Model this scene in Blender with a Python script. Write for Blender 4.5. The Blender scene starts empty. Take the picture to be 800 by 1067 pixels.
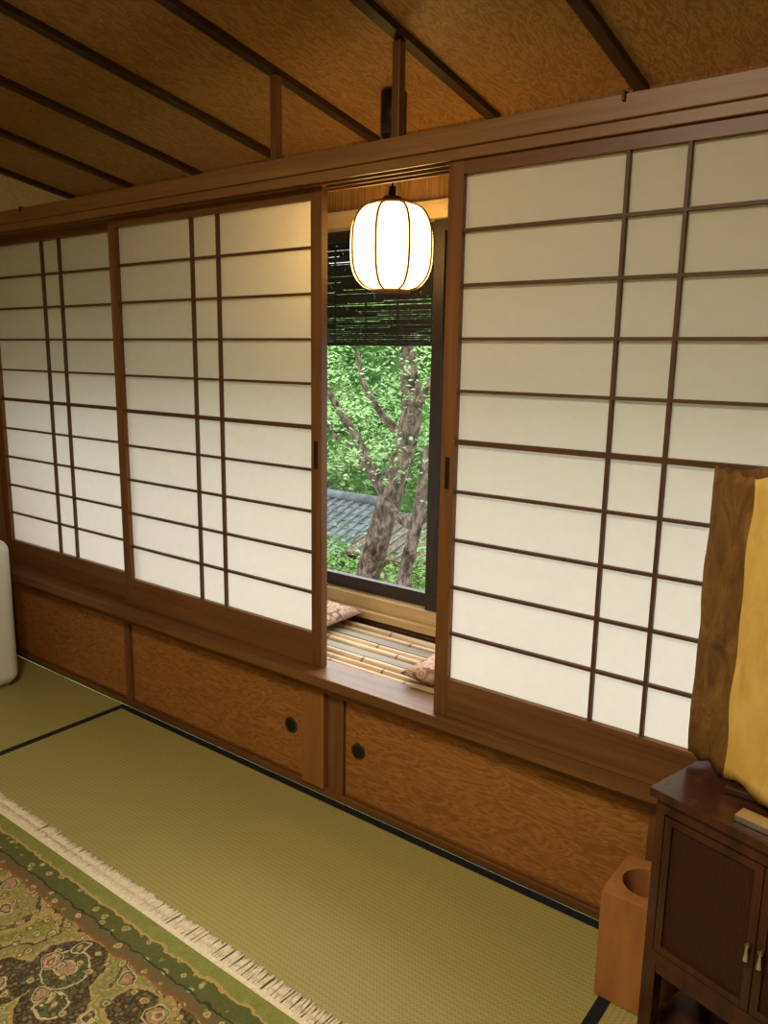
import bpy, bmesh, math, random
from mathutils import Vector, Matrix
random.seed(7)
D=bpy.data; S=bpy.context.scene
S.view_settings.view_transform='Standard'

# ---------------------------------------------------------------- materials
class NT:
    def __init__(s,name,rough=.5,spec=.3):
        s.m=D.materials.new(name); s.m.use_nodes=True; s.t=s.m.node_tree
        s.b=s.t.nodes['Principled BSDF']; s.out=s.t.nodes['Material Output']
        s.b.inputs['Roughness'].default_value=rough
        s.b.inputs['Specular IOR Level'].default_value=spec
        s._o=None
    def n(s,ty,**kw):
        nd=s.t.nodes.new(ty)
        for k,v in kw.items(): setattr(nd,k,v)
        return nd
    def set(s,sock,v):
        if isinstance(v,bpy.types.NodeSocket): s.t.links.new(v,sock)
        else: sock.default_value=v
    def obj(s):
        if not s._o: s._o=s.n('ShaderNodeTexCoord').outputs['Object']
        return s._o
    def map(s,scale=(1,1,1),loc=(0,0,0),rot=(0,0,0),v=None):
        m=s.n('ShaderNodeMapping'); s.set(m.inputs['Vector'],v or s.obj())
        m.inputs['Scale'].default_value=scale; m.inputs['Location'].default_value=loc; m.inputs['Rotation'].default_value=rot
        return m.outputs[0]
    def noise(s,v,scale=5,detail=3,dist=0,rough=.5):
        n=s.n('ShaderNodeTexNoise'); s.set(n.inputs['Vector'],v)
        n.inputs['Scale'].default_value=scale;n.inputs['Detail'].default_value=detail
        n.inputs['Distortion'].default_value=dist;n.inputs['Roughness'].default_value=rough
        return n.outputs['Fac']
    def voro(s,v,scale=5,feature='F1',out='Distance',rand=1):
        n=s.n('ShaderNodeTexVoronoi',feature=feature); s.set(n.inputs['Vector'],v)
        n.inputs['Scale'].default_value=scale; n.inputs['Randomness'].default_value=rand
        return n.outputs[out]
    def math(s,op,a,b=0,c=0):
        n=s.n('ShaderNodeMath',operation=op)
        s.set(n.inputs[0],a);s.set(n.inputs[1],b)
        s.set(n.inputs[2],c)
        return n.outputs[0]
    def ramp(s,f,stops,interp='LINEAR'):
        n=s.n('ShaderNodeValToRGB'); s.set(n.inputs[0],f); r=n.color_ramp; r.interpolation=interp
        while len(r.elements)<len(stops): r.elements.new(.5)
        for e,(p,c) in zip(r.elements,stops):
            e.position=p; e.color=(*c,1) if len(c)==3 else c
        return n.outputs[0]
    def mix(s,f,a,b,bt='MIX'):
        n=s.n('ShaderNodeMix',data_type='RGBA',blend_type=bt)
        s.set(n.inputs[0],f)
        s.set(n.inputs[6],a if isinstance(a,bpy.types.NodeSocket) else (*a,1))
        s.set(n.inputs[7],b if isinstance(b,bpy.types.NodeSocket) else (*b,1))
        return n.outputs[2]
    def sep(s,v=None):
        n=s.n('ShaderNodeSeparateXYZ'); s.set(n.inputs[0],v or s.obj()); return n.outputs
    def col(s,c): s.set(s.b.inputs['Base Color'],c if isinstance(c,bpy.types.NodeSocket) else (*c,1))
    def bump(s,h,st=.2,d=.002):
        n=s.n('ShaderNodeBump'); n.inputs['Strength'].default_value=st;n.inputs['Distance'].default_value=d
        s.set(n.inputs['Height'],h); s.set(s.b.inputs['Normal'],n.outputs[0])

def wood(name,c1,c2,axis='x',rough=.4,sc=1):
    k=NT(name,rough,.35)
    a={'x':(1.5,30,30),'z':(30,30,1.5),'y':(30,1.5,30)}[axis]
    v=k.map(tuple(q*sc for q in a))
    f=k.noise(v,1.0,5,.6,.6)
    g=k.noise(k.map((2,2,2)),1,2)
    c=k.ramp(f,[(.3,c1),(.7,c2)])
    c=k.mix(k.math('MULTIPLY',g,.35),c,tuple(q*.6 for q in c1))
    k.col(c); k.bump(f,.15,.001)
    return k.m
def figured(name,c1,c2,sc=(2.2,1,9),lines=60,rough=.35,grain=(12,12,90),wt=.35):
    k=NT(name,rough,.4)
    n=k.noise(k.map(sc),1,3.5,.6)
    f=k.math('SINE',k.math('MULTIPLY',n,lines)); f=k.math('MULTIPLY_ADD',f,.5,.5)
    fine=k.noise(k.map(grain),3,5,0,.65)
    f2=k.math('ADD',k.math('MULTIPLY',f,wt),k.math('MULTIPLY',fine,.75))
    k.col(k.ramp(f2,[(.25,c1),(.8,c2)])); k.bump(f2,.08,.001)
    return k.m
def plain(name,c,rough=.6,metal=0,var=.12,sc=30,spec=.3):
    k=NT(name,rough,spec); f=k.noise(k.obj(),sc,3)
    k.col(k.ramp(f,[(.3,tuple(q*(1-var) for q in c)),(.7,tuple(min(1,q*(1+var)) for q in c))]))
    k.b.inputs['Metallic'].default_value=metal; return k.m

M={}
M['fr_x']=wood('wood_frame_h',(.128,.051,.016),(.26,.112,.034),'x')
M['fr_z']=wood('wood_frame_v',(.128,.051,.016),(.26,.112,.034),'z')
M['beam']=wood('wood_beam',(.20,.093,.030),(.35,.175,.060),'x')
M['kumiko']=plain('kumiko_wood',(.10,.045,.018),.5)
M['dark']=wood('dark_wood',(.035,.014,.007),(.07,.028,.012),'x')
M['batten']=wood('batten_wood',(.028,.011,.005),(.06,.025,.010),'y')
M['post']=wood('post_wood',(.25,.105,.03),(.42,.19,.055),'z')
M['door']=figured('cabinet_door_wood',(.20,.075,.017),(.47,.20,.052),(4.5,1,26),60,.35,(14,14,110),.30)
M['ceil']=figured('ceiling_board',(.20,.092,.024),(.46,.24,.072),(30,9,1),40,.5,(120,40,10),.28)
M['lightwood']=wood('light_wood',(.50,.34,.16),(.68,.50,.27),'x',.5)
M['sash']=plain('window_sash',(.03,.022,.018),.4)
M['black']=plain('black_metal',(.012,.011,.011),.4)
M['plaster']=plain('plaster_wall',(.60,.45,.23),.9,sc=60)
# shoji paper
k=NT('shoji_paper',.9,.1)
f=k.noise(k.obj(),25,6,0,.7)
k.col(k.ramp(f,[(.3,(.82,.78,.70)),(.7,(.90,.865,.79))]))
tr=k.n('ShaderNodeBsdfTranslucent'); tr.inputs[0].default_value=(.97,.945,.90,1)
mx=k.n('ShaderNodeMixShader'); mx.inputs[0].default_value=.60
k.t.links.new(k.b.outputs[0],mx.inputs[1]);k.t.links.new(tr.outputs[0],mx.inputs[2]);k.t.links.new(mx.outputs[0],k.out.inputs[0])
M['paper']=k.m
# glass
k=NT('window_glass',.02,.5)
tb=k.n('ShaderNodeBsdfTransparent'); gl=k.n('ShaderNodeBsdfGlossy'); gl.inputs['Roughness'].default_value=.02
mx=k.n('ShaderNodeMixShader'); mx.inputs[0].default_value=.05
k.t.links.new(tb.outputs[0],mx.inputs[1]);k.t.links.new(gl.outputs[0],mx.inputs[2]);k.t.links.new(mx.outputs[0],k.out.inputs[0])
M['glass']=k.m
# tatami
def tatami(name,alongx=True):
    k=NT(name,.5,.3); s=k.sep(); a,b=(s[1],s[0]) if alongx else (s[0],s[1])
    r=k.math('SINE',k.math('MULTIPLY',a,2*math.pi/.0145)); 
    q=k.math('SINE',k.math('MULTIPLY',b,2*math.pi/.011))
    f=k.math('MULTIPLY_ADD',k.math('MULTIPLY',r,k.math('MULTIPLY_ADD',q,.6,.4)),.5,.5)
    big=k.noise(k.obj(),2.2,2)
    st=k.noise(k.map((1,60,1) if not alongx else (60,1.5,1)),2,2)
    c=k.ramp(f,[(0,(.25,.21,.057)),(.5,(.39,.345,.115)),(1,(.46,.415,.15))])
    c=k.mix(k.math('MULTIPLY',big,.4),c,(.41,.33,.09))
    c=k.mix(k.math('MULTIPLY',st,.3),c,(.31,.285,.095))
    k.col(c);k.bump(f,.5,.0015);return k.m
M['tat_x']=tatami('tatami_rush',True); M['tat_y']=tatami('tatami_rush_cross',False)
M['heri']=plain('tatami_border_cloth',(.012,.013,.016),.8,sc=200)

# ---------------------------------------------------------------- mesh builder
class MB:
    def __init__(s,name,mats):
        s.name=name;s.bm=bmesh.new();s.mats=mats
    def mi(s,m): 
        if m not in s.mats: s.mats.append(m)
        return s.mats.index(m)
    def box(s,x0,x1,y0,y1,z0,z1,m,mtx=None):
        vs=[s.bm.verts.new(Vector(p) if mtx is None else mtx@Vector(p)) for p in
            [(x0,y0,z0),(x1,y0,z0),(x1,y1,z0),(x0,y1,z0),(x0,y0,z1),(x1,y0,z1),(x1,y1,z1),(x0,y1,z1)]]
        i=s.mi(m)
        for q in [(0,3,2,1),(4,5,6,7),(0,1,5,4),(1,2,6,5),(2,3,7,6),(3,0,4,7)]:
            f=s.bm.faces.new([vs[j] for j in q]); f.material_index=i
    def quad(s,pts,m):
        f=s.bm.faces.new([s.bm.verts.new(p) for p in pts]); f.material_index=s.mi(m)
    def cyl(s,p0,p1,r0,r1,m,n=16,cap=True,smooth=True):
        p0=Vector(p0);p1=Vector(p1);z=(p1-p0).normalized();x=z.orthogonal().normalized();y=z.cross(x)
        i=s.mi(m);A=[];B=[]
        for j in range(n):
            a=2*math.pi*j/n;d=x*math.cos(a)+y*math.sin(a)
            A.append(s.bm.verts.new(p0+d*r0));B.append(s.bm.verts.new(p1+d*r1))
        for j in range(n):
            f=s.bm.faces.new([A[j],A[(j+1)%n],B[(j+1)%n],B[j]]);f.material_index=i;f.smooth=smooth
        if cap:
            f=s.bm.faces.new(A[::-1]);f.material_index=i
            f=s.bm.faces.new(B);f.material_index=i
    def lathe(s,c,prof,m,n=32):
        i=s.mi(m);rings=[]
        for r,z in prof:
            rings.append([s.bm.verts.new((c[0]+r*math.cos(2*math.pi*j/n),c[1]+r*math.sin(2*math.pi*j/n),c[2]+z)) for j in range(n)])
        for a,b in zip(rings,rings[1:]):
            for j in range(n):
                f=s.bm.faces.new([a[j],a[(j+1)%n],b[(j+1)%n],b[j]]);f.material_index=i;f.smooth=True
    def tube(s,pts,r,m,n=6):
        for a,b in zip(pts,pts[1:]): s.cyl(a,b,r,r,m,n)
    def done(s,bevel=0,parent=None,seg=2):
        me=D.meshes.new(s.name)
        bmesh.ops.recalc_face_normals(s.bm,faces=s.bm.faces)
        s.bm.to_mesh(me);s.bm.free()
        for m in s.mats: me.materials.append(m)
        o=D.objects.new(s.name,me);S.collection.objects.link(o)
        if bevel:
            b=o.modifiers.new('bevel','BEVEL');b.width=bevel;b.segments=seg;b.limit_method='ANGLE'
        if parent: o.parent=parent
        return o
def empty(name):
    o=D.objects.new(name,None);S.collection.objects.link(o);return o

XL,XR,YB=-3.88,1.3,-3.6
# ---------------------------------------------------------------- room shell
b=MB('floor',[]);b.box(XL,XR,YB,-.012,-.12,-.031,M['dark']);b.done()
def mat_(x0,x1,y0,y1,along,borders):
    b=MB('tatami_mat',[]);b.box(x0+.001,x1-.001,y0+.001,y1-.001,-.03,0,M['tat_x'] if along else M['tat_y'])
    w=.03
    if along:
        b.box(x0+.001,x1-.001,y1-w-.001,y1-.0005,-.0295,.0012,M['heri']);b.box(x0+.001,x1-.001,y0+.0005,y0+w,-.0295,.0012,M['heri'])
    else:
        b.box(x1-w,x1-.0005,y0+.001,y1-.001,-.0295,.0012,M['heri']);b.box(x0+.0005,x0+w,y0+.001,y1-.001,-.0295,.0012,M['heri'])
    b.done()
mat_(-2.82,-.57,-.92,-.012,True,1)
mat_(-3.87,-2.82,-1.85,-.012,False,1)
mat_(-.57,.4,-1.85,-.012,False,1)
mat_(-2.82,-.57,-1.85,-.92,True,1)
mat_(.4,XR,-1.85,-.012,False,1)
mat_(-3.87,-1.7,-2.75,-1.85,True,1);mat_(-1.7,XR,-2.75,-1.85,True,1)
mat_(-3.87,-1.7,-3.6,-2.75,True,1);mat_(-1.7,XR,-3.6,-2.75,True,1)

def cz(y): return 2.36-.175*y       # underside of ceiling battens
b=MB('wall_left',[]);b.box(XL-.1,XL,YB,.62,-.1,3.2,M['plaster']);b.done()
b=MB('wall_right',[]);b.box(XR,XR+.1,YB,.62,-.1,3.2,M['plaster']);b.done()
b=MB('wall_back',[]);b.box(XL,XR,YB-.1,YB,-.1,3.2,M['plaster']);b.done()
b=MB('ceiling',[])
t=.02
for y0,y1 in [(YB,.75)]:
    p=[(XL-.05,y0,cz(y0)+t),(XR+.05,y0,cz(y0)+t),(XR+.05,y1,cz(y1)+t),(XL-.05,y1,cz(y1)+t)]
    b.quad(p,M['ceil']);b.quad([(q[0],q[1],q[2]+.04) for q in p][::-1],M['ceil'])
b.done()
ang=math.atan(.175);n=1
xs=[-.92+.49*i for i in range(-6,5)]
for x in xs:
    b=MB('trim_%d'%n,[]);n+=1
    w=.019 
    m=Matrix.Translation((x,0,2.36))@Matrix.Rotation(-ang,4,'X')
    b.box(-w,w,YB/math.cos(ang)+.05,.6,0,.024,M['batten'],m);b.done(.002)
# beam and tracks
BT=2.092
b=MB('beam_lintel',[])
b.box(XL,XR,-.075,.07,2.040,BT,M['beam'])
b.box(XL,XR,-.065,-.055,2.012,2.042,M['beam']);b.box(XL,XR,-.025,-.015,2.012,2.042,M['beam']);b.box(XL,XR,.018,.026,2.012,2.042,M['beam']);b.box(XL,XR,.058,.068,2.012,2.042,M['beam'])
for x in (-.735,-3.30):   # little picture-rail hooks
    b.box(x-.004,x+.004,-.080,-.055,BT,BT+.005,M['black']);b.box(x-.004,x+.004,-.082,-.077,BT-.017,BT+.005,M['black'])
b.done(.002)
for x in (-1.89,-1.416,):
    b=MB('trim_%d'%n,[]);n+=1
    b.box(x-.013,x+.013,-.014,.014,BT,cz(0)-.003,M['fr_z']);b.done(.002)
# ---------------------------------------------------------------- shoji
def shoji(x0,x1,y):
    b=MB('shoji_screen',[]);z0,z1=.472,2.018;st=.045;th=.014
    b.box(x0,x0+st,y-th,y+th,z0,z1,M['fr_z']);b.box(x1-st,x1,y-th,y+th,z0,z1,M['fr_z'])
    b.box(x0+st,x1-st,y-th+.001,y+th-.001,z0,.588,M['fr_x']);b.box(x0+st,x1-st,y-th+.001,y+th-.001,1.978,z1,M['fr_x'])
    a,c=x0+st,x1-st;zz0,zz1=.588,1.978
    b.box(a,c,y+.004,y+.005,zz0,zz1,M['paper'])
    rows=10;h=(zz1-zz0)/rows
    for i in range(1,rows):
        w=.007 if i==5 else .0042
        b.box(a,c,y-.010,y+.003,zz0+i*h-w,zz0+i*h+w,M['kumiko'])
    mid=(a+c)/2
    for q in (mid-.0685,mid+.0685):
        b.box(q-.0045,q+.0045,y-.0105,y+.0035,zz0,zz1,M['kumiko'])
    return b
o=shoji(-2.79,-1.688,0)
# recessed finger pull
o.box(-1.72,-1.704,-.0155,-.013,1.15,1.24,M['black']);o.done(.0012)
o=shoji(-1.206,-.11,-.04);o.box(-1.190,-1.176,-.0555,-.053,1.15,1.24,M['black']);o.done(.0012)
shoji(-3.835,-2.745,.042).done(.0012)
shoji(-.155,.94,0).done(.0012)
b=MB('trim_%d'%n,[]);n+=1;b.box(XL,-3.836,-.07,.07,0,2.039,M['fr_z']);b.done(.002)
# ---------------------------------------------------------------- lower cabinet wall
b=MB('wall_front',[])
Y0=-.008
b.box(XL,XR,-.075,.06,.435,.470,M['fr_x'])       # sill/track
b.box(XL,XR,Y0-.02,.06,.392,.435,M['fr_x'])
b.box(XL,XR,Y0+.03,.05,0,.392,M['dark'])
b.box(XL,XR,Y0-.003,Y0+.03,0,.028,M['fr_x'])
for x0,x1,mm,p in [(-3.84,-3.76,'fr_z',.006),(-2.82,-2.782,'fr_z',.006),(-1.778,-1.675,'post',.012),(-1.66,-1.593,'fr_z',.004),(-.562,-.49,'fr_z',.01),(.5,.58,'fr_z',.01)]:
    b.box(x0,x1,Y0-p,Y0+.03,.028,.392,M[mm])
b.done(.002)
M['ring']=plain('pull_metal',(.10,.075,.045),.35,.8)
M['hole']=plain('pull_recess',(.01,.008,.006),.6)
def cdoor(x0,x1,pull):
    b=MB('sliding_cabinet_door',[]);b.box(x0,x1,Y0+.008,Y0+.028,.03,.39,M['door'])
    for z0,z1 in ((.031,.04),(.382,.39)): b.box(x0,x1,Y0+.004,Y0+.026,z0,z1,M['fr_x'])
    if pull:
        c=(pull,Y0+.006,.212)
        b.cyl((c[0],Y0+.003,c[2]),(c[0],Y0+.012,c[2]),.028,.028,M['ring'],28)
        b.cyl((c[0],Y0+.0015,c[2]),(c[0],Y0+.01,c[2]),.021,.021,M['hole'],28)
    b.done(.001)
cdoor(-3.755,-2.822,None);cdoor(-2.780,-1.780,-1.845);cdoor(-1.591,-.564,-1.535);cdoor(-.488,.498,None)
# ---------------------------------------------------------------- veranda
b=MB('veranda_floor',[]);b.box(XL,XR,.061,.50,.40,.448,M['dark'])
k=NT('bamboo',.4,.4);s=k.sep()
nd=k.math('FRACT',k.math('ADD',k.math('MULTIPLY',s[0],3.1),k.math('MULTIPLY',k.math('FLOOR',k.math('MULTIPLY',s[1],23.5)),.37)))
c=k.ramp(k.noise(k.map((3,60,60)),1,4),[(.3,(.36,.24,.12)),(.7,(.74,.57,.35))])
k.col(k.mix(k.math('LESS_THAN',nd,.03),c,(.22,.14,.07)));M['bamboo']=k.m
M['plank']=wood('weathered_plank',(.22,.19,.15),(.42,.38,.31),'x',.6)
y=.078;i=0
while y<.46:
    if i in (3,6):
        b.box(XL+.01,XR-.01,y-.020,y+.022,.448,.462,M['plank']);y+=.0455
    else:
        r=random.choice([.017,.019,.021])
        b.cyl((XL+.01,y,.450),(XR-.01,y,.450),r,r,M['bamboo'],12);y+=.0425
    i+=1
b.done()
b=MB('wall_veranda',[])
b.box(XL,XR,.50,.60,-.1,.475,M['fr_x'])
b.box(XL,XR,.475,.60,.475,.505,M['lightwood'])
b.box(XL,XR,.51,.60,.505,.555,M['lightwood'])
b.box(XL,XR,.49,.60,1.985,2.045,M['lightwood'])
b.box(XL,XR,.52,.60,2.045,2.30,M['ceil'])
b.done(.002)
edges=[XL,-3.45,-2.52,-1.60,-.67,.26,XR]
for i,(a,c) in enumerate(zip(edges,edges[1:])):
    b=MB('window_%d'%(i+1),[]);o=.0 if i%2 else .03
    y0=.52+o; sa=a-.035 if i else a; sc=c+.035 if i<5 else c
    s=.045
    b.box(sa,sa+s,y0,y0+.028,.556,1.984,M['sash']);b.box(sc-s,sc,y0,y0+.028,.556,1.984,M['sash'])
    b.box(sa+s,sc-s,y0,y0+.028,.556,.61,M['sash']);b.box(sa+s,sc-s,y0,y0+.028,1.945,1.984,M['sash'])
    b.quad([(sa+s,y0+.014,.61),(sc-s,y0+.014,.61),(sc-s,y0+.014,1.945),(sa+s,y0+.014,1.945)],M['glass'])
    b.done(.001)
# bamboo blind outside
b=MB('bamboo_blind',[])
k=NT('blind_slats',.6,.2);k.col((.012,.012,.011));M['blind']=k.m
z=1.99
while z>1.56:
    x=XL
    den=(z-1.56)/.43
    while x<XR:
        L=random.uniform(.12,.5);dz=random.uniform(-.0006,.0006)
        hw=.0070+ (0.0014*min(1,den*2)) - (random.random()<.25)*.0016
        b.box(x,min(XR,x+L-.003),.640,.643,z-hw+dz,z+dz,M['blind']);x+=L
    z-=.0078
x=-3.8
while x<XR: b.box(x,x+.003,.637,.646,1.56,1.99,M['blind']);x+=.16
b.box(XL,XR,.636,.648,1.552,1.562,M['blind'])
b.done()
# cushions
k=NT('cushion_fabric',.9,.1);v=k.voro(k.obj(),34)
k.col(k.ramp(v,[(.0,(.70,.57,.42)),(.25,(.42,.20,.13)),(.45,(.60,.46,.33)),(.7,(.26,.12,.10))]));M['cush']=k.m
def cushion(cx,cy,z,sx,sy,h,rot):
    N=14
    b=MB('floor_cushion',[]);g={}
    for s_ in (1,-1):
        for i in range(N+1):
            for j in range(N+1):
                u=i/N*2-1;v=j/N*2-1
                e=max(0,(1-u**4)*(1-v**4))**.5
                p=Vector((u*sx/2*(1-.05*(1-abs(v))),v*sy/2*(1-.05*(1-abs(u))),s_*h/2*e))
                p=Matrix.Rotation(rot,3,'Z')@p
                g[s_,i,j]=b.bm.verts.new((cx+p.x,cy+p.y,z+h/2+p.z))
        for i in range(N):
            for j in range(N):
                f=b.bm.faces.new([g[s_,i,j],g[s_,i+1,j],g[s_,i+1,j+1],g[s_,i,j+1]]);f.smooth=True
    b.mats=[M['cush']]
    bmesh.ops.remove_doubles(b.bm,verts=b.bm.verts,dist=.0005)
    b.done()
cushion(-2.105,.325,.470,.42,.28,.065,0);cushion(-1.235,.20,.470,.38,.25,.065,.08)
# ---------------------------------------------------------------- pendant lamp
LX,LY,LZ=-1.634,.27,1.862
pl=empty('pendant_lamp')
k=NT('lamp_paper',.9,.1);k.col((.9,.78,.5))
tr=k.n('ShaderNodeBsdfTranslucent');tr.inputs[0].default_value=(1,.86,.55,1)
mx=k.n('ShaderNodeMixShader');mx.inputs[0].default_value=.8
k.t.links.new(k.b.outputs[0],mx.inputs[1]);k.t.links.new(tr.outputs[0],mx.inputs[2])
k.t.links.new(mx.outputs[0],k.out.inputs[0])
prof=[]
for i in range(29):
    a=i/28; zz=(a-.5)*.27
    r=.060+ .076*(max(0,1-abs(2*a-1)**3.0))**.55
    prof.append((r,zz))
b=MB('shade',[]);b.lathe((LX,LY,LZ),prof,k.m,48);b.done(0,pl)
b=MB('ribs',[])
for j in range(8):
    a=2*math.pi*(j+.35)/8
    b.tube([(LX+(r+.002)*math.cos(a),LY+(r+.002)*math.sin(a),LZ+z) for r,z in prof],.0038,M['kumiko'],6)
b.lathe((LX,LY,LZ),[(.056,.133),(.064,.133),(.064,.143),(.05,.145),(.03,.148),(.03,.158),(.006,.162)],M['kumiko'])
b.lathe((LX,LY,LZ),[(.053,-.133),(.064,-.133),(.064,-.143),(.053,-.143),(.053,-.133)],M['kumiko'])
b.cyl((LX,LY,LZ+.158),(LX,LY,LZ+.19),.012,.012,M['black'])
b.done(0,pl)
b=MB('cord',[]);b.cyl((LX,LY,LZ+.18),(LX,LY,2.25),.0035,.0035,M['black'],8)
b.cyl((LX,LY,2.205),(LX,LY,cz(LY)+.018),.042,.042,M['black'],24);b.cyl((LX,LY,2.18),(LX,LY,2.205),.02,.042,M['black'],24)
b.done(0,pl)
lt=D.lights.new('lamp_bulb','POINT');lt.energy=6.5;lt.color=(1,.70,.34);lt.shadow_soft_size=.035
lo=D.objects.new('bulb_light',lt);lo.location=(LX,LY,LZ);S.collection.objects.link(lo);lo.parent=pl
# ---------------------------------------------------------------- rug
RY=-.77
k=NT('persian_rug_pile',.95,.05);s=k.sep()
e=k.math('SUBTRACT',RY,s[1])
def wobble(sc,amt,det=3):
    wob=k.n('ShaderNodeVectorMath',operation='ADD')
    nz=k.n('ShaderNodeTexNoise');nz.inputs['Scale'].default_value=sc;nz.inputs['Detail'].default_value=det;k.set(nz.inputs['Vector'],k.obj())
    sc_=k.n('ShaderNodeVectorMath',operation='SCALE');k.set(sc_.inputs[0],nz.outputs['Color']);sc_.inputs['Scale'].default_value=amt
    k.set(wob.inputs[0],k.obj());k.set(wob.inputs[1],sc_.outputs[0]);return wob.outputs[0]
wv=wobble(22,.035);wv2=wobble(40,.02,4)
GR=(.27,.29,.06);DG=(.06,.08,.04);CR=(.72,.61,.37);RU=(.34,.13,.055);GO=(.55,.38,.14);BK=(.04,.038,.028);PK=(.52,.30,.17);OL=(.34,.32,.11);BR=(.22,.12,.055)
v1=k.voro(wv,10);v2=k.voro(wv2,27);v3=k.voro(wv,4.2);v4=k.voro(wv2,62)
big=k.ramp(v3,[(0,PK),(.10,CR),(.12,DG),(.24,CR),(.26,BK),(.40,GO),(.43,OL),(.55,DG),(.58,GO),(.64,GR)],'CONSTANT')
fl=k.ramp(v1,[(0,CR),(.06,RU),(.13,CR),(.17,PK),(.24,DG),(.27,CR)],'CONSTANT')
sm=k.ramp(v2,[(0,GO),(.08,RU),(.16,CR),(.23,GR),(.29,BK)],'CONSTANT')
ti=k.ramp(v4,[(0,CR),(.2,GO),(.36,RU),(.5,DG),(.62,OL)],'CONSTANT')
field=k.mix(k.math('LESS_THAN',v2,.33),big,sm)
field=k.mix(k.math('LESS_THAN',v1,.30),field,fl)
field=k.mix(.30,field,ti)
gb=k.mix(k.noise(k.obj(),30,5,0,.8),(.17,.19,.035),(.42,.43,.13))
we=k.math('ADD',e,k.math('MULTIPLY',k.math('SUBTRACT',k.noise(k.obj(),25,3),.5),.035))
c=k.mix(k.math('GREATER_THAN',we,.045),gb,GO)
c=k.mix(k.math('GREATER_THAN',we,.053),c,k.mix(.6,gb,sm))
c=k.mix(k.math('GREATER_THAN',we,.10),c,DG)
c=k.mix(k.math('GREATER_THAN',we,.106),c,k.mix(.7,GO,sm))
c=k.mix(k.math('GREATER_THAN',we,.135),c,RU)
c=k.mix(k.math('GREATER_THAN',we,.142),c,field)
tuft=k.noise(k.obj(),350,2);c=k.mix(.6,c,k.ramp(tuft,[(.3,(.5,.5,.5)),(.7,(1,1,1))]),'MULTIPLY')
k.col(c);k.bump(tuft,.6,.003);M['rug']=k.m
M['fringe']=plain('rug_fringe_cotton',(.84,.73,.52),.9,sc=120)
b=MB('persian_rug',[]);b.box(-3.3,-.25,-2.75,RY,.002,.012,M['rug'])
x=-3.3
while x<-.25:
    a=x+random.uniform(-.003,.003);L=random.uniform(.054,.066);w=random.uniform(.0058,.0072);sk=random.uniform(-.006,.006)
    p0=Vector((a,RY+.001,.009));p1=Vector((a+sk*.4,RY+L*.5,.0075));p2=Vector((a+sk,RY+L,.0055))
    for q0,q1 in ((p0,p1),(p1,p2)):
        b.cyl(q0,q1,w*.5,w*.5,M['fringe'],5)
    x+=.0048
b.box(-3.3,-.25,RY-.006,RY+.008,.0022,.0130,M['fringe'])
b.done()
# ---------------------------------------------------------------- air purifier
k=NT('white_plastic',.35,.5);k.col((.80,.80,.77));M['white']=k.m
M['grey']=plain('grey_plastic',(.35,.37,.36),.5)
ap=empty('air_purifier')
b=MB('body',[]);b.box(-3.72,-3.375,-.37,-.18,.015,.69,M['white']);o=b.done(.055,seg=7);o.parent=ap
for p in o.data.polygons: p.use_smooth=True
b=MB('base_and_grille',[]);b.box(-3.67,-3.42,-.33,-.22,.0015,.03,M['grey'])
for i in range(6): b.box(-3.64,-3.45,-.31+i*.013,-.304+i*.013,.688,.692,M['grey'])
b.box(-3.64,-3.45,-.374,-.368,.10,.50,M['grey'])
b.done(.002,ap)
# ---------------------------------------------------------------- right side furniture
th=math.radians(-15);CM=Matrix.Translation((-.442,-.372,0))@Matrix.Rotation(th,4,'Z')
k=NT('lacquered_dark_wood',.22,.5)
k.col(k.ramp(k.noise(k.map((20,20,3)),1.5,4),[(.3,(.035,.011,.006)),(.7,(.085,.027,.013))]));M['lac']=k.m
k=NT('reed_panel',.45,.3);s=k.sep();
r=k.math('SINE',k.math('MULTIPLY',k.math('ADD',s[0],k.math('MULTIPLY',s[1],-.27)),2*math.pi/.0045))
k.col(k.ramp(r,[(0,(.03,.010,.006)),(1,(.09,.032,.015))]));k.bump(r,.6,.001);M['reed']=k.m
M['brass']=plain('aged_brass',(.35,.24,.12),.35,.9)
M['silver']=plain('silver',(.72,.68,.60),.25,.9,var=.03)
W,DP,H=.46,.29,.652
b=MB('side_cabinet',[])
b.box(-.012,W+.012,-.012,DP,H-.018,H,M['lac'],CM)
b.box(0,.02,0,DP-.01,.26,H-.018,M['lac'],CM);b.box(W-.02,W,0,DP-.01,.26,H-.018,M['lac'],CM)
b.box(.02,W-.02,DP-.02,DP-.01,.26,H-.018,M['lac'],CM)
b.box(.02,W-.02,.0,DP-.02,.26,.285,M['lac'],CM);b.box(.02,W-.02,.0,.02,H-.05,H-.018,M['lac'],CM)
# doors
for x0,x1 in ((.023,W/2-.001),(W/2+.001,W-.023)):
    b.box(x0,x0+.016,-.002,.014,.288,H-.053,M['lac'],CM);b.box(x1-.016,x1,-.002,.014,.288,H-.053,M['lac'],CM)
    b.box(x0+.016,x1-.016,-.002,.014,.288,.304,M['lac'],CM);b.box(x0+.016,x1-.016,-.002,.014,H-.069,H-.053,M['lac'],CM)
    b.box(x0+.016,x1-.016,.004,.012,.304,H-.069,M['reed'],CM)
for x in (W/2-.013,W/2+.013):
    b.cyl(CM@Vector((x,-.002,.43)),CM@Vector((x,-.010,.43)),.005,.005,M['brass'],12)
    b.cyl(CM@Vector((x,-.009,.43)),CM@Vector((x,-.008,.398)),.0015,.006,M['silver'],10)
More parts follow.
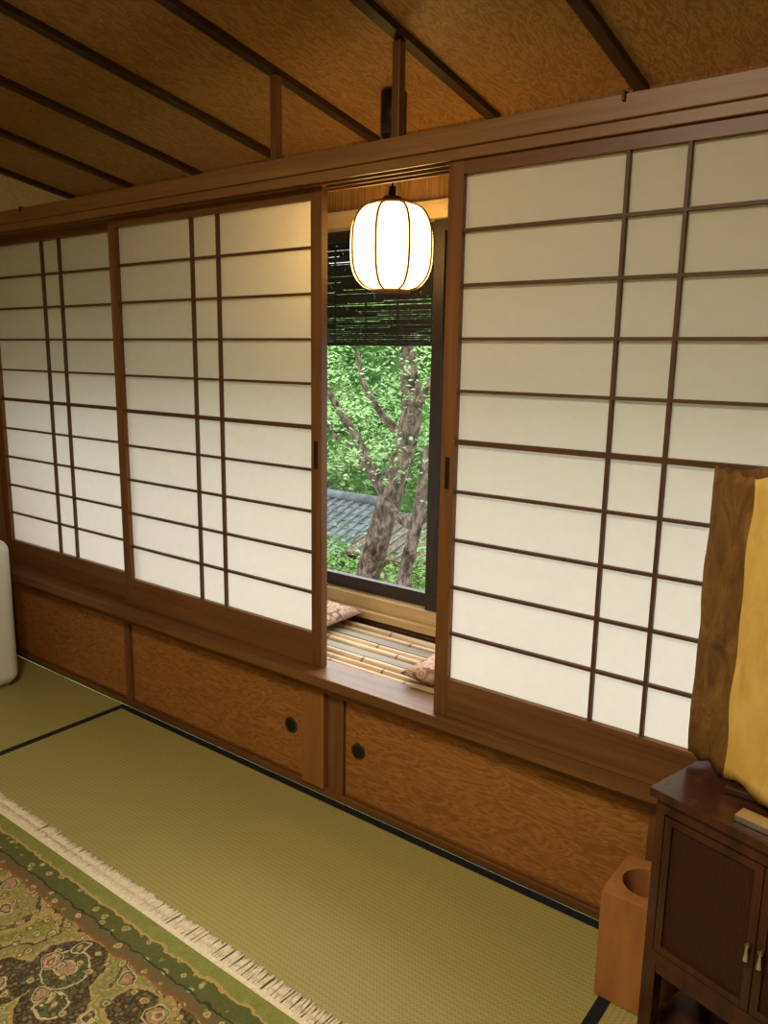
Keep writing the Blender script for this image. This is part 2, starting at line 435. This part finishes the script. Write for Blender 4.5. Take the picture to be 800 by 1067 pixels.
# legs, shelf
for x in (0,W-.03):
    for y in (0,DP-.04): b.box(x,x+.03,y,y+.03,.0015,.26,M['lac'],CM)
b.box(0,W,0,DP-.01,.06,.08,M['lac'],CM)
b.box(.03,W-.03,.002,.02,.235,.26,M['lac'],CM)
b.done(.003)
b=MB('remote_control',[]);R=CM@Matrix.Translation((.155,.03,H))@Matrix.Rotation(math.radians(3),4,'Z')
b.box(0,.15,-.018,.018,.001,.014,M['silver'],R)
for i in range(4): b.box(.08+i*.014,.088+i*.014,-.01,.01,.014,.016,M['grey'],R)
b.done(.004)
# waste bin
k=NT('orange_lacquer_wood',.3,.5)
k.col(k.ramp(k.noise(k.map((14,14,3)),2,4),[(.3,(.34,.13,.038)),(.7,(.48,.20,.065))]));M['bin']=k.m
b=MB('wooden_waste_bin',[]);x0,x1,y0,y1,h=-.583,-.430,-.262,-.085,.283
for q in [(x0,x1,y0,y0+.012),(x0,x1,y1-.012,y1),(x0,x0+.012,y0+.012,y1-.012),(x1-.012,x1,y0+.012,y1-.012)]:
    b.box(q[0],q[1],q[2],q[3],.002,h,M['bin'])
b.box(x0+.01,x1-.01,y0+.01,y1-.01,.002,.015,M['hole'])
cx,cy=(x0+x1)/2,(y0+y1)/2;NN=48;I=b.mi(M['bin']);rr=.055
inn=[];outv=[];inl=[]
for j in range(NN):
    a=2*math.pi*j/NN;c_,s_=math.cos(a),math.sin(a);mq=max(abs(c_)/((x1-x0)/2),abs(s_)/((y1-y0)/2))
    outv.append(b.bm.verts.new((cx+c_/mq,cy+s_/mq,h+.004)));inn.append(b.bm.verts.new((cx+rr*c_,cy+rr*s_,h+.004)));inl.append(b.bm.verts.new((cx+rr*c_,cy+rr*s_,h-.10)))
ob=[b.bm.verts.new((v.co.x,v.co.y,h-.001)) for v in outv]
for j in range(NN):
    q=(j+1)%NN
    for A,ii in (([outv[j],outv[q],inn[q],inn[j]],I),([inn[j],inn[q],inl[q],inl[j]],I),([ob[j],ob[q],outv[q],outv[j]],I)):
        f=b.bm.faces.new(A);f.material_index=ii
b.done(.0015)
# table lamp
tl=empty('table_lamp')
k=NT('brown_washi',.6,.3);nn=k.noise(k.map((8,8,4)),2,6,1,.7)
k.col(k.ramp(nn,[(.3,(.085,.036,.008)),(.5,(.18,.085,.018)),(.75,(.32,.17,.045))]));k.bump(nn,.9,.01);M['bw']=k.m
k=NT('yellow_washi',.75,.2);nn=k.noise(k.map((10,10,5)),2,5,.5,.6)
k.col(k.ramp(nn,[(.3,(.64,.39,.08)),(.7,(.80,.56,.16))]));k.bump(nn,.4,.005);M['yw']=k.m
P=[(-.440,-.210),(-.347,-.275),(-.17,-.395),(-.06,-.25),(-.27,-.10)]
def outline(P,r=.014,seg=4):
    out=[];n_=len(P)
    for i in range(n_):
        a=Vector(P[i-1]);c=Vector(P[i]);d=Vector(P[(i+1)%n_])
        p=c+(a-c).normalized()*r;q=c+(d-c).normalized()*r
        for j in range(seg+1):
            t_=j/seg;pt=(1-t_)**2*p+2*t_*(1-t_)*c+t_*t_*q
            out.append((pt,i if j<=seg//2 else i+.5))
        ne=q;nx=d+(c-d).normalized()*r
        for j in range(1,8): out.append((ne.lerp(nx,j/8),i+.5))
    return out
O=outline(P)
b=MB('shade',[]);zb,zt=.674,1.296;NZ=26;rings=[]
for i in range(NZ+1):
    z=zb+(zt-zb)*i/NZ;ring=[]
    for j,(p,w) in enumerate(O):
        wob_=.0018*math.sin(z*23+j*.9)+.0015*math.sin(j*1.7+z*39)
        cc=Vector((-.25,-.25));q=p+(p-cc).normalized()*wob_
        dz=0
        if i in(0,NZ): dz=.005*math.sin(j*1.5)+.003*math.sin(j*.8)
        ring.append(b.bm.verts.new((q.x,q.y,z+dz)))
    rings.append(ring)
iB,iY=b.mi(M['bw']),b.mi(M['yw'])
for r0,r1 in zip(rings,rings[1:]):
    for j in range(len(O)):
        q=(j+1)%len(O);w=O[j][1]
        f=b.bm.faces.new([r0[j],r0[q],r1[q],r1[j]]);f.smooth=True
        f.material_index=iY if 1.2<w<3.8 else iB
o=b.done(0,tl);so=o.modifiers.new('s','SOLIDIFY');so.thickness=.005;so.offset=-1
b=MB('base',[]);b.box(-.33,-.17,-.31,-.19,.653,.668,M['dark']);b.cyl((-.25,-.25,.66),(-.25,-.25,1.0),.008,.008,M['brass'])
b.lathe((-.25,-.25,1.04),[(.002,-.045),(.018,-.035),(.03,0),(.02,.03),(.002,.04)],M['white'],16)
b.box(-.31,-.19,-.254,-.246,.98,.986,M['dark'])
b.done(.003,tl)

# ---------------------------------------------------------------- garden
k=NT('bark',.9,.1);v=k.map((6,6,3));nn=k.noise(v,3,6,.5,.7)
k.col(k.ramp(nn,[(.38,(.03,.022,.018)),(.5,(.15,.10,.075)),(.64,(.38,.28,.21))]));k.bump(nn,1,.03);M['bark']=k.m
def leafmat(name,c1,c2):
    k=NT(name,.6,.2);oi=k.noise(k.obj(),2.3,4,0,.7)
    c=k.ramp(oi,[(.35,c1),(.65,c2)]);k.col(c)
    tr=k.n('ShaderNodeBsdfTranslucent');k.set(tr.inputs[0],c)
    mx=k.n('ShaderNodeMixShader');mx.inputs[0].default_value=.5
    k.t.links.new(k.b.outputs[0],mx.inputs[1]);k.t.links.new(tr.outputs[0],mx.inputs[2]);k.t.links.new(mx.outputs[0],k.out.inputs[0]);return k.m
M['leaf']=leafmat('leaf',(.27,.52,.11),(.74,.92,.50));M['leaf2']=leafmat('leaf_dark',(.03,.13,.02),(.19,.40,.09))
M['leaf3']=leafmat('leaf_back',(.07,.20,.03),(.48,.70,.27))
def skin(name,chains,parent):
    me=D.meshes.new(name);V=[];E=[];Rr=[]
    for ch in chains:
        s0=len(V)
        for i,(p,r) in enumerate(ch):
            V.append(p);Rr.append(r)
            if i:E.append((s0+i-1,s0+i))
    me.from_pydata(V,E,[]);o=D.objects.new(name,me);S.collection.objects.link(o);o.parent=parent
    sk=o.modifiers.new('skin','SKIN')
    for i,r in enumerate(Rr): me.skin_vertices[0].data[i].radius=(r,r)
    s0=0
    for ch in chains: me.skin_vertices[0].data[s0].use_root=True;s0+=len(ch)
    sb=o.modifiers.new('sub','SUBSURF');sb.levels=2;sb.render_levels=2
    me.materials.append(M['bark']);return o
tree=empty('garden_tree')
T=4.1
trunk=[((-5.2,T,-2.6),.17),((-4.95,T,-1.5),.15),((-4.787,T,-.76),.135),((-4.557,T,-.04),.125),((-4.363,T,.545),.12),((-4.242,T,1.0),.11),((-4.309,T,1.52),.09),((-4.5,T+.1,2.3),.06)]
br1=[((-4.557,T,-.1),.07),((-4.5,T-.05,.206),.055),((-4.868,T-.1,.78),.05),((-5.05,T-.1,1.0),.04),((-5.242,T-.1,1.233),.035),((-5.6,T-.1,1.7),.02)]
br2=[((-4.5,T-.1,.206),.05),((-4.3,T-.15,.05),.045),((-4.10,T-.2,-.02),.045),((-3.8,T-.2,.15),.03)]
br3=[((-4.3,T,.75),.05),((-4.55,T-.05,.95),.035),((-4.75,T-.1,1.25),.028),((-4.85,T-.1,1.6),.02)]
br4=[((-4.10,T-.3,-.75),.09),((-4.08,T-.3,-.45),.07),((-3.95,T-.3,.1),.06),((-3.85,T-.3,.8),.04)]
br5=[((-4.242,T,1.0),.05),((-4.0,T-.05,1.3),.035),((-3.8,T-.1,1.7),.025)]
br6=[((-5.35,T+.3,.55),.02),((-5.0,T+.2,.42),.03),((-4.6,T+.1,.25),.035)]
br7=[((-5.5,T+.1,.95),.018),((-5.2,T,.72),.022),((-4.95,T,.62),.026),((-4.75,T,.40),.03),((-4.52,T,.10),.034)]
skin('trunk',[trunk],tree);skin('branches',[br1,br2,br3,br4,br5,br6,br7],tree)
def leaves(name,cnt,fn,size,mats,parent=None,wts=(.7,.3)):
    V=[];F=[];MI=[]
    for i in range(cnt):
        c=fn();s=size*random.uniform(.6,1.3)
        q=Matrix.Rotation(random.uniform(0,6.28),3,'Z')@Matrix.Rotation(random.uniform(-1.0,1.0),3,'X')@Matrix.Rotation(random.uniform(-.8,.8),3,'Y')
        n0=len(V)
        for p in ((-s,0,0),(-.2*s,-.38*s,.05*s),(s,0,0),(-.2*s,.38*s,.05*s)): V.append(tuple(Vector(c)+q@Vector(p)))
        F.append((n0,n0+1,n0+2,n0+3));MI.append(random.choices(range(len(mats)),wts)[0])
    me=D.meshes.new(name);me.from_pydata(V,[],F)
    for m in mats: me.materials.append(m)
    for f,mi in zip(me.polygons,MI): f.material_index=int(mi)
    o=D.objects.new(name,me);S.collection.objects.link(o);o.parent=parent;return o
cl=[]
for i in range(170):
    z=random.uniform(.30,2.9)
    cl.append((random.uniform(-6.6,-2.4),random.choice([random.uniform(3.2,3.7),random.uniform(4.3,5.0),random.uniform(4.3,5.0),random.uniform(4.3,5.0)]),z))
def f1():
    c=random.choice(cl);return (c[0]+random.gauss(0,.24),min(5.2,c[1]+random.gauss(0,.16)),c[2]+random.gauss(0,.06))
leaves('foliage',17000,f1,.027,[M['leaf'],M['leaf2']],tree,(.8,.2))
# hedge/backdrop vegetation
hd=empty('garden_hedge')
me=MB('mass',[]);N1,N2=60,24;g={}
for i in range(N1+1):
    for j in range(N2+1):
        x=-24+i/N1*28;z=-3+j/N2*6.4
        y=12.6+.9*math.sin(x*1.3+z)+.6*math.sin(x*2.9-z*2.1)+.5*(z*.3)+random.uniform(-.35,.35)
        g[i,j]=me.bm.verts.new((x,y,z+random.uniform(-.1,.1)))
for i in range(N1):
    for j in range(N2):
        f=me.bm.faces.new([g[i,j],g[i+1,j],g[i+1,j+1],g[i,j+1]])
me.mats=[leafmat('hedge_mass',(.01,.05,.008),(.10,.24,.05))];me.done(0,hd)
hc=[(random.uniform(-17,-3),random.uniform(9.6,11.6),random.uniform(-2.3,3.4)) for _ in range(230)]
def f2():
    c=random.choice(hc)
    a=random.gauss(0,.42);h_=random.gauss(0,.16)
    return (c[0]+a,max(9.2,c[1]+random.gauss(0,.35)),c[2]+h_-.25*a*a)
leaves('leaf_layer',21000,f2,.072,[M['leaf'],M['leaf3'],M['leaf2']],hd,(.35,.45,.2))
sh=empty('garden_shrub')
def f3():
    c=random.choice([(-6.4,5.9,-1.50),(-5.9,5.8,-1.45),(-6.9,5.9,-1.25),(-5.2,5.8,-1.2),(-4.9,5.8,-.9),(-7.2,5.9,-1.2),(-4.7,5.8,-1.2)])
    return (c[0]+random.gauss(0,.28),min(6.5,max(5.4,c[1]+random.gauss(0,.2))),c[2]+random.gauss(0,.2))
leaves('leaf_cluster',6000,f3,.04,[M['leaf'],M['leaf2']],sh,(.5,.5))
b=MB('ground_outside',[]);k=NT('garden_soil',.95,.1);k.col(k.ramp(k.noise(k.obj(),3,5),[(.3,(.05,.08,.02)),(.7,(.14,.2,.07))]))
b.box(-28,12,.7,24,-2.9,-2.6,k.m);b.done()
# neighbouring house with tiled roof
k=NT('roof_tile',.6,.3);k.col(k.ramp(k.noise(k.obj(),6,4),[(.3,(.09,.105,.11)),(.7,(.24,.265,.27))]));M['tile']=k.m
b=MB('garden_house',[])
RM=Matrix.Translation((-11.0,6.95,-1.42))@Matrix.Rotation(math.radians(20),4,'X')
b.box(0,3.42,0,1.5,-.05,0,M['tile'],RM)
for i in range(19):
    x=.09+i*.18
    b.cyl(RM@Vector((x,-.03,.01)),RM@Vector((x,1.5,.01)),.035,.035,M['tile'],8)
for j in range(7): b.box(0,3.42,j*.21,j*.21+.02,0,.022,M['tile'],RM)
b.cyl(RM@Vector((0,1.5,.05)),RM@Vector((3.42,1.5,.05)),.08,.08,M['tile'],10)
k=NT('weathered_wood',.8,.1);k.col(k.ramp(k.noise(k.map((10,10,2)),2,4),[(.3,(.12,.08,.05)),(.7,(.30,.22,.14))]))
b.box(-10.9,-7.75,7.4,8.3,-2.6,-1.35,k.m)
b.box(-11.0,-7.55,6.98,7.05,-1.56,-1.48,k.m)
for x in (-10.8,-9.8,-8.8,-7.8): b.box(x,x+.1,7.15,7.25,-2.6,-1.4,k.m)
# annex with boarded gable
b.box(-7.35,-5.5,7.1,8.4,-2.6,-1.40,k.m)
AM=Matrix.Translation((-7.5,6.95,-1.42))@Matrix.Rotation(math.radians(14),4,'X')
b.box(0,2.2,0,1.5,0,.05,k.m,AM)
for i in range(12): b.box(.0+i*.19,.03+i*.19,-.02,1.5,.05,.075,M['tile'],AM)
b.done()
# ---------------------------------------------------------------- lights
w=D.worlds.new('sky');S.world=w;w.use_nodes=True
bg=w.node_tree.nodes['Background'];bg.inputs[0].default_value=(.86,.94,1,1);bg.inputs[1].default_value=2.2
sl=D.lights.new('sun','SUN');sl.energy=5.6;sl.angle=math.radians(70);sl.color=(1,.98,.94)
so=D.objects.new('sun',sl);S.collection.objects.link(so)
so.rotation_euler=Vector((.25,-1,-.7)).to_track_quat('-Z','Y').to_euler()
al=D.lights.new('room_ceiling_light','AREA');al.shape='DISK';al.size=.6;al.energy=52;al.color=(1,.86,.64)
ao=D.objects.new('room_ceiling_light',al);S.collection.objects.link(ao);ao.location=(-.95,-1.9,2.55);
# ---------------------------------------------------------------- camera
cam=D.cameras.new('camera');co=D.objects.new('camera',cam);S.collection.objects.link(co);S.camera=co
cam.sensor_fit='HORIZONTAL';cam.sensor_width=36;cam.lens=823/800*36;cam.clip_start=.02
m=Matrix(((.7945,-.1298,.5933,0),(.6070,.1448,-.7811,-1.9),(.0153,.9810,.1938,1.513),(0,0,0,1)))
co.matrix_world=m
